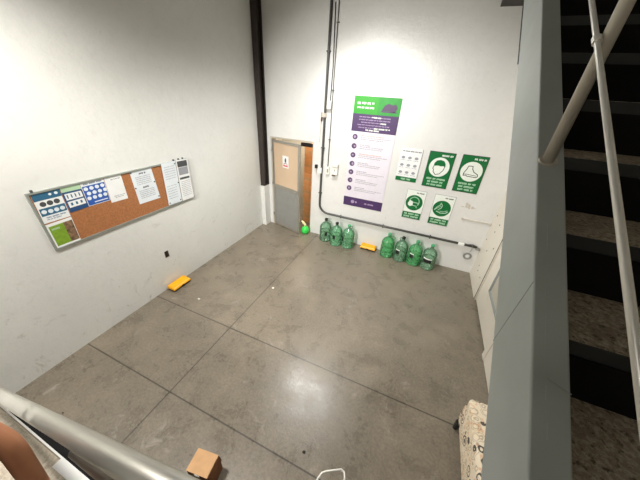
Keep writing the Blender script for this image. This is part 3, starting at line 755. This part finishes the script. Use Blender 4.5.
# faint residue of a removed sign + horizontal stub trunking
bm = B()
for i in range(6): BK.disc(bm, 4.02 + random.uniform(0, .2), 1.29 + random.uniform(-.05, .05), random.uniform(.012, .025), .0005, .001 + .0004 * i, 9)
for i in range(3): BK.rect(bm, 4.0 + .09 * i, 4.05 + .09 * i, 1.25, 1.262, .0005, .0045)
tag(obj('sticker_residue', bm, M['residue']), 'faint grey residue of a removed sticker below the boot sign', 'stain')
t = thing('wall_trunking', 'short horizontal cream trunking on the wall right of the hand washing sign', 'trunking', (4.3, 0, 1.04))
obj('channel', bx(-.20, .235, -.02, -.001, -.008, .008), M['residue'], t, bevel=.003); obj('end_cap', bx(-.225, -.20, -.026, -.001, -.016, .018), M['residue'], t); obj('corner_knob', bx(.2, .235, -.045, -.022, -.014, .012), M['residue'], t, bevel=.004)

# ------------------------------------------------------------------ conduits and boxes (back wall)
t = thing('conduit_pipe', 'thick dark grey conduit down the wall turning right above the carboys', 'conduit', (1.375, 0, 0))
r = .022; c = -.025
pts = [(0, c, H - .02), (.0, c, 3.0), (.0, c, .80)] + arc((.2, c, .768), .2, PI, 1.5 * PI, 8, (1, 0, 0), (0, 0, 1))[1:] + [(1.4, c, .568), (3.10, c, .566)]
obj('pipe', tube(B(), pts, r, 14), M['conduit'], t, smooth=True)
for x, z, v in ((0, 4.4, 1), (0, 3.4, 1), (0, 1.9, 1), (0, 1.0, 1), (.5, .568, 0), (1.4, .568, 0), (2.3, .567, 0)):
    obj('pipe_clip', bx(x - (.035 if v else .009), x + (.035 if v else .009), -.044, -.001, z - (.009 if v else .035), z + (.009 if v else .035)), M['conduit'], t, bevel=.003)
t = thing('conduit_pipe', 'thin pale conduit running straight down to the small outlet', 'conduit', (1.497, 0, 1.56))
obj('pipe', tube(B(), [(-.012, -.012, H - 1.58), (0, -.012, .9), (0, -.012, 0)], .0085, 10), M['conduit2'], t, smooth=True)
for z in (.5, 1.3, 2.2): obj('pipe_clip', bx(-.022, .022, -.024, -.001, z - .007, z + .007), M['conduit2'], t)
t = thing('conduit_pipe', 'thin dark conduit from above ending in the white junction box', 'conduit', (1.445, 0, 2.7))
obj('pipe', tube(B(), [(-.008, -.012, 1.3), (0.02, -.012, .5), (0.012, -.012, 0)], .008, 10), M['conduit'], t, smooth=True)
t = thing('junction_box', 'white square junction box high on the grey conduits', 'junction box', (1.448, 0, 2.62))
obj('housing', bx(-.04, .04, -.055, -.001, -.05, .075), M['whitepl'], t, bevel=.006); obj('lid_screw', tube(B(), [(0, -.056, .01), (0, -.058, .01)], .007, 10), M['greypl'], t)
t = thing('pipe_bracket', 'rusty beige bracket clamped on the thick conduit below the junction box', 'bracket', (1.352, 0, 2.46))
obj('bracket_body', bx(-.035, .05, -.05, -.001, -.03, .04), M['frame'], t, bevel=.004); obj('bracket_arm', bx(-.045, -.033, -.045, -.001, -.10, .045), M['carddark'], t)
t = thing('cable', 'thin beige wire hanging from the bracket down to the door head', 'cable', (1.305, 0, 2.36))
obj('wire', tube(B(), [(0, -.01, 0), (-.01, -.01, -.2), (-.015, -.01, -.36)], .005, 8), M['residue'], t)
t = thing('door_latch_box', 'small black box on the wall at the door edge', 'latch', (1.255, 0, 1.53))
obj('case', bx(-.025, .025, -.045, -.001, -.035, .035), M['black'], t, bevel=.004); obj('cable_tail', bx(-.006, .006, -.012, -.001, -.16, -.035), M['residue'], t)
t = thing('conduit_outlet', 'small white box on the thick conduit beside the black latch', 'outlet', (1.356, 0, 1.47))
obj('housing', bx(-.03, .03, -.06, -.042, -.055, .055), M['whitepl'], t, bevel=.004); obj('backplate', bx(-.04, -.018, -.042, -.001, -.055, .055), M['whitepl'], t)
t = thing('wall_outlet', 'narrow white outlet at the foot of the thin pale conduit', 'outlet', (1.505, 0, 1.48))
obj('housing', bx(-.032, .032, -.035, -.001, -.07, .08), M['whitepl'], t, bevel=.004); obj('socket', bx(-.015, .015, -.038, -.035, -.03, .04), M['greypl'], t)
t = thing('switch_box', 'white wall box with tilted cover between the outlet and the banner', 'wall box', (1.665, 0, 1.43))
obj('housing', bx(-.055, .055, -.06, -.001, 0, .15), M['whitepl'], t, bevel=.006); obj('cover', bx(-.06, .055, -.075, -.001, .155, .215), M['whitepl'], t, bevel=.008)
obj('keyhole', bx(-.012, .004, -.063, -.06, .07, .11), M['greypl'], t); obj('connector', bx(-.055, .0, -.05, -.001, -.03, 0), M['rustplate'], t, bevel=.004)
t = thing('junction_box', 'small white junction box on the horizontal conduit near the right corner', 'junction box', (4.21, 0, .575))
obj('housing', bx(-.05, .05, -.075, -.044, -.022, .03), M['whitepl'], t, bevel=.004); obj('lid', bx(-.035, .035, -.079, -.075, -.012, .02), M['paper'], t)
t = thing('cable', 'loose grey cable end curling off the conduit in the right corner', 'cable', (4.40, 0, .56))
obj('wire', tube(B(), [(-.15, -.05, .02), (-.02, -.06, .06), (.06, -.05, .03), (.11, -.03, -.03)], .006, 8), M['conduit'], t, smooth=True)
obj('wire_tail', tube(B(), [(.0, -.045, .02), (.01, -.03, -.06), (.0, -.02, -.12)], .004, 8), M['greypl'], t, smooth=True)
obj('plug', bx(.06, .125, -.05, -.002, -.045, .0), M['greypl'], t, bevel=.005)
t = thing('cable_coil', 'small grey coil hanging on the wall in the right corner', 'coil', (4.385, -.02, .35))
bm = B()
for k, rr in enumerate((.062, .05, .066)):
    tube(bm, [(rr * math.cos(a), -.004 * k, rr * math.sin(a)) for a in [2 * PI * i / 20 for i in range(21)]], .007, 8)
obj('coil_ring', bm, M['greypl'], t, smooth=True); obj('core', tube(B(), [(0, .018, 0), (0, -.005, 0)], .03, 16), M['paper'], t)

# ------------------------------------------------------------------ chair, cushion
t = thing('upholstered_bench', 'cream patterned padded bench with black circle print by the right wall', 'bench', (4.345, -3.28, 0))
bm = bx(-.178, .178, -.62, .33, .10, .455)
bmesh.ops.subdivide_edges(bm, edges=bm.edges[:], cuts=6, use_grid_fill=True)
for v in bm.verts:
    if v.co.z > .4: v.co.z += .02 * (1 - (v.co.x / .19) ** 2) * (1 - ((v.co.y + .14) / .5) ** 2)
    if .2 < v.co.z < .4 and v.co.x < -.17: v.co.x -= .008
o = obj('padded_body', bm, M['fabric'], t, smooth=True, bevel=.035, seg=4)
for x in (-.165, .14):
    for y in (-.58, .27):
        obj('leg', tube(B(), [(x - .01, y, 0), (x, y, .105)], .03, 12, radii=[.022, .032]), M['black'], t)
tag(obj('seat_cushion', bx(-.15, .15, -.12, .12, 0, .07), M['rust'], bevel=.025, seg=4, loc=(4.34, -3.72, .474)), 'rust brown cushion lying on the near end of the patterned bench', 'cushion')

# ------------------------------------------------------------------ cardboard box on the floor
cb = thing('cardboard_box', 'small opened cardboard box on the floor beyond the handrail', 'box', (2.225, -4.275, 0), math.radians(8))
w, d, h = .092, .074, .235
bm = B()
box(bm, -w, w, -d, -d + .004, 0, h); box(bm, -w, w, d - .004, d, 0, h); box(bm, -w, -w + .004, -d, d, 0, h); box(bm, w - .004, w, -d, d, 0, h); box(bm, -w, w, -d, d, 0, .004)
obj('box_body', bm, M['carddark'], cb)  # shaded sides put into the colour: darker brown than the top flap
obj('top_flap', bx(-w - .004, w - .002, -d - .002, d, 0, .004, mtx=Matrix.Translation((0, 0, h + .004)) @ Matrix.Rotation(math.radians(-3), 4, 'Y')), M['card'], cb)
obj('side_flap', bx(0, .07, -d + .01, d, -.002, .002, mtx=Matrix.Translation((w, .0, h)) @ Matrix.Rotation(math.radians(80), 4, 'Y')), M['carddark'], cb)
obj('tape_end', bx(-.02, .02, -d - .006, -d - .001, h - .03, h - .002), M['paper'], cb)

# bent tube at the bottom edge of the photo
t = thing('tube_frame', 'light grey bent steel tube loop standing on the floor at the bottom edge', 'frame', (3.19, -3.99, 0))
Z = .44
pts = [(-.085, -.20, Z), (-.085, -.06, Z), (-.07, -.02, Z), (-.045, .0, Z), (.05, .055, Z), (.075, .05, Z), (.09, .02, Z), (.09, -.12, Z)]
obj('loop', tube(B(), pts, .008, 12), M['brightrod'], t, smooth=True)
for (x, y) in ((-.085, -.20), (.09, -.12)):
    obj('leg', tube(B(), [(x, y, Z), (x, y - .02, Z - .03), (x, y - .02, 0)], .008, 12), M['brightrod'], t, smooth=True)
obj('foot_bar', tube(B(), [(-.085, -.22, .01), (.09, -.14, .01)], .008, 12), M['brightrod'], t, smooth=True)

# debris
def scrap(nm, lb, x, y, m, s, tilt=.2):
    bm = B(); k = 7; top = []; a0 = random.random()
    pts = [(s * random.uniform(.5, 1.1) * math.cos(2 * PI * i / k), s * random.uniform(.4, .8) * math.sin(2 * PI * i / k)) for i in range(k)]
    a = [bm.verts.new((p, q, .001)) for p, q in pts]; b = [bm.verts.new((p * .9, q * .9, .004 + abs(p) * tilt)) for p, q in pts]
    bm.faces.new(a); bm.faces.new(b)
    for i in range(k): bm.faces.new((a[i], a[(i + 1) % k], b[(i + 1) % k], b[i]))
    tag(obj(nm, bm, m, loc=(x, y, 0)), lb, 'litter')
scrap('paper_scrap', 'white paper scrap on the floor right of the left wall yellow box', .596, -2.763, M['debris'], .025)
scrap('paper_scrap', 'white paper scrap beside the long floor joint in mid floor', 1.454, -2.048, M['debris'], .028)
scrap('dry_leaf', 'small dark dry leaf on the floor near the bottom edge', 2.887, -3.807, M['dleaf'], .022, .5)
scrap('dry_leaf', 'tiny dark crumb on the floor just above the handrail', .632, -4.487, M['dleaf'], .014, .3)

# ------------------------------------------------------------------ person at the left of the landing (arm in view)
def skin(name, pts, edges, m, parent, root=0, sub=2):
    me = bpy.data.meshes.new(name); me.from_pydata([p[:3] for p in pts], edges, []); me.update()
    o = bpy.data.objects.new(name, me); COL.objects.link(o); o.parent = parent
    s = o.modifiers.new('skin', 'SKIN'); s.use_smooth_shade = True
    for i, p in enumerate(pts):
        me.skin_vertices[0].data[i].radius = (p[3], p[4] if len(p) > 4 else p[3]); me.skin_vertices[0].data[i].use_root = (i == root)
    sb = o.modifiers.new('sub', 'SUBSURF'); sb.levels = sub; sb.render_levels = sub
    me.materials.append(m); return o
PB = Vector((-.99, -.15, -1.6))
pe = thing('person', 'person in dark clothing, only a bent bare arm showing at the lower left', 'person', CAM + PB)
ra = {}
def R_(x, y, z): return Vector((x, y, z)) - PB
sh = R_(-1.06, -.08, -.60); el = R_(-.812, -.022, -.825); wr_ = R_(-.68, -.055, -1.01); hd = R_(-.635, -.065, -1.08)
pel = Vector((0, -.12, .78)); 
pts = [(pel.x, pel.y, pel.z, .14, .11), (0, -.10, .93, .125, .10), (0.0, -.03, 1.10, .14, .11), (.0, .0, 1.20, .10, .08), (.01, .03, 1.28, .055, .055), (.02, .06, 1.36, .055, .06)]
E_ = [(0, 1), (1, 2), (2, 3), (3, 4), (4, 5)]
def addp(p, r, r2=None, fr=None):
    pts.append((p[0], p[1], p[2], r, r2 or r)); i = len(pts) - 1
    if fr is not None: E_.append((fr, i))
    return i
a = addp(sh, .055, fr=2); b = addp(sh.lerp(el, .5), .030, fr=a); c_ = addp(el, .027, fr=b); d_ = addp(el.lerp(wr_, .35), .025, fr=c_); e_ = addp(wr_, .020, fr=d_); f_ = addp(hd, .032, .018, fr=e_)
a = addp((-.19, -.02, 1.14), .055, fr=2); b = addp((-.26, .0, .98), .045, fr=a); c_ = addp((-.28, .05, .84), .038, fr=b); d_ = addp((-.26, .16, .70), .028, fr=c_); addp((-.255, .19, .64), .03, .018, fr=d_)
for s in (-1, 1):
    a = addp((s * .09, -.11, .70), .09, fr=0); b = addp((s * .10, -.06, .45), .062, fr=a); c_ = addp((s * .10, -.10, .22), .05, fr=b); d_ = addp((s * .10, -.12, .07), .035, fr=c_); addp((s * .11, .03, .035), .035, .025, fr=d_)
body = skin('body', pts, E_, M['skin'], pe)
# head as one shaped ellipsoid joined at the neck
def ell(c, r, m, nm, parent, fn=None):
    bm = B(); bmesh.ops.create_uvsphere(bm, u_segments=24, v_segments=16, radius=1)
    for v in bm.verts:
        v.co = Vector((v.co.x * r[0], v.co.y * r[1], v.co.z * r[2]))
        if fn: fn(v)
    bmesh.ops.translate(bm, verts=bm.verts[:], vec=c); return obj(nm, bm, m, parent, smooth=True)
hc = Vector((.03, .10, 1.45))
def face(v):
    if v.co.z < -.03: v.co.x *= 1 - (-.03 - v.co.z) * 3; 
    if abs(v.co.x) < .015 and v.co.y > .07 and -.035 < v.co.z < .01: v.co.y += .018
ell(hc, (.075, .095, .112), M['skin'], 'head', pe, face)
ell(hc + Vector((0, -.02, .03)), (.084, .092, .100), M['hair'], 'hair', pe)
for s in (-1, 1):
    ell(hc + Vector((s * .03, .083, .005)), (.012, .008, .007), M['rim'], 'eye', pe); ell(hc + Vector((s * .077, 0, -.01)), (.01, .02, .03), M['skin'], 'ear', pe)
ell(hc + Vector((0, .084, -.055)), (.024, .008, .006), M['lip'], 'mouth', pe)
# five fingers
dirh = (hd - wr_).normalized(); side = dirh.cross(Vector((0, 1, .2))).normalized()
for k, (off, ln) in enumerate(((-.027, .062), (-.009, .072), (.009, .068), (.025, .052))):
    q0 = hd + side * off; q1 = q0 + dirh * ln * .55; q2 = q1 + (dirh + Vector((0, .5, -.3))).normalized() * ln * .5; q3 = q2 + (dirh + Vector((0, 1.2, -.6))).normalized() * ln * .3
    skin('finger', [(*q0, .009), (*q1, .009), (*q2, .008), (*q3, .007)], [(0, 1), (1, 2), (2, 3)], M['skin'], pe, sub=1)
q0 = wr_ + dirh * .03 - side * .02; q1 = q0 - side * .03 + dirh * .03; q2 = q1 + dirh * .03
skin('thumb', [(*q0, .012), (*q1, .011), (*q2, .009)], [(0, 1), (1, 2)], M['skin'], pe, sub=1)
shm = sh.lerp(el, .28)
skin('shirt', [(pel.x, pel.y, pel.z + .02, .155, .125), (0, -.10, .93, .15, .125), (0, -.03, 1.10, .165, .135), (0, .0, 1.205, .10, .085), (*sh, .072), (*shm, .066), (-.19, -.02, 1.14, .072), (-.24, -.01, 1.03, .064)],
     [(0, 1), (1, 2), (2, 3), (2, 4), (4, 5), (2, 6), (6, 7)], M['shirt'], pe)
tp = [(0, -.12, .76, .155, .13)]; te = []
for s in (-1, 1):
    n0 = len(tp); tp += [(s * .09, -.11, .68, .102), (s * .10, -.06, .45, .078), (s * .10, -.10, .22, .066), (s * .10, -.12, .10, .06)]; te += [(0, n0), (n0, n0 + 1), (n0 + 1, n0 + 2), (n0 + 2, n0 + 3)]
skin('trousers', tp, te, M['trousers'], pe)
for s in (-1, 1):
    skin('shoe', [(s * .10, -.15, .045, .044, .04), (s * .105, -.04, .042, .044, .036), (s * .112, .06, .034, .042, .026)], [(0, 1), (1, 2)], M['shoe'], pe)

# ------------------------------------------------------------------ lamps, some added as fill
def spot(name, loc, target, power, size, blend, radius, col):
    l = bpy.data.lights.new(name, 'SPOT'); l.energy = power; l.spot_size = math.radians(size); l.spot_blend = blend; l.shadow_soft_size = radius; l.color = col
    o = bpy.data.objects.new(name, l); COL.objects.link(o); o.location = loc
    o.rotation_euler = (Vector(target) - Vector(loc)).to_track_quat('-Z', 'Y').to_euler(); return o
def area(name, loc, target, power, sx, sy, col):
    l = bpy.data.lights.new(name, 'AREA'); l.energy = power; l.shape = 'RECTANGLE'; l.size = sx; l.size_y = sy; l.color = col
    o = bpy.data.objects.new(name, l); COL.objects.link(o); o.location = loc
    o.rotation_euler = (Vector(target) - Vector(loc)).to_track_quat('-Z', 'Y').to_euler(); return o
LP = Vector((1.81, -1.27, 4.1))
hb = thing('high_bay_lamp', 'round hooded lamp hanging high over the room', 'lamp', LP)
obj('hood', lathe(B(), [(.30, .0), (.30, .02), (.16, .22), (.08, .30), (.07, .30), (.15, .215), (.29, .012), (.29, .0)], 32, close=False), M['lamphood'], hb, smooth=True)
obj('suspension', tube(B(), [(0, 0, .29), (0, 0, H - LP.z)], .01, 8), M['conduit'], hb)
obj('bulb', lathe(B(), [(.0001, .06), (.05, .07), (.075, .12), (.05, .2), (.03, .26)], 20), M['whitepl'], hb, smooth=True)
spot('lamp_light', LP + Vector((0, 0, -.02)), (LP.x + .75, LP.y + .05, 0), 340, 150, .92, .25, (1, .985, .95))
hb2 = thing('high_bay_lamp', 'added hooded fill lamp above the left end of the landing facing the left wall', 'lamp', (1.3, -4.4, 4.12))  # unseen fixture added to brighten the left wall
obj('hood', lathe(B(), [(.22, .0), (.22, .02), (.12, .16), (.06, .22), (.05, .22), (.11, .155), (.21, .012), (.21, .0)], 32, close=False), M['lamphood'], hb2, smooth=True)
obj('suspension', tube(B(), [(0, 0, .21), (0, 0, H - 4.12)], .01, 8), M['conduit'], hb2)
spot('left_wall_fill', (1.3, -4.4, 4.10), (.72, -3.5, 0), 430, 126, .8, .2, (1, .96, .9))
fl = thing('fill_strip', 'added white fill strip under the ceiling behind the landing', 'lamp', (1.4, -8.3, 3.6))  # unseen strip added as weak fill from behind the landing
obj('housing', bx(-.7, .7, -.08, .08, .02, .08), M['whitepl'], fl, bevel=.005); obj('suspension', bx(-.01, .01, -.01, .01, .08, H - 3.6), M['conduit'], fl)
area('fill_strip_light', (1.4, -8.3, 3.6), (1.6, -1.0, 1.0), 30, 1.4, .3, (1, .95, .87))
fd = thing('fill_flood', 'added square flood fill high behind the landing aimed at the back wall', 'lamp', (1.0, -6.6, 3.3))  # unseen flood added only to even out the back wall
fq = Vector((1.25, 6.6, -2.2)).to_track_quat('Y', 'Z').to_matrix().to_4x4()
obj('housing', bx(-.16, .16, -.14, -.03, -.12, .12, mtx=fq), M['lamphood'], fd, bevel=.01)
obj('yoke', bx(-.18, .18, -.10, -.07, .13, .15), M['conduit'], fd); obj('suspension', bx(-.012, .012, -.10, -.07, .15, H - 3.3), M['conduit'], fd)
spot('fill_flood_light', (1.0, -6.58, 3.29), (2.25, 0, 1.1), 760, 58, .5, .12, (1, .965, .91))
area('store_light', (.9, .75, 2.5), (1.0, .3, 1.0), 45, .5, .5, (1, .9, .75))
wd = bpy.data.worlds.new('world'); SC.world = wd; wd.use_nodes = True
wd.node_tree.nodes['Background'].inputs[0].default_value = (.8, .85, 1, 1); wd.node_tree.nodes['Background'].inputs[1].default_value = .2
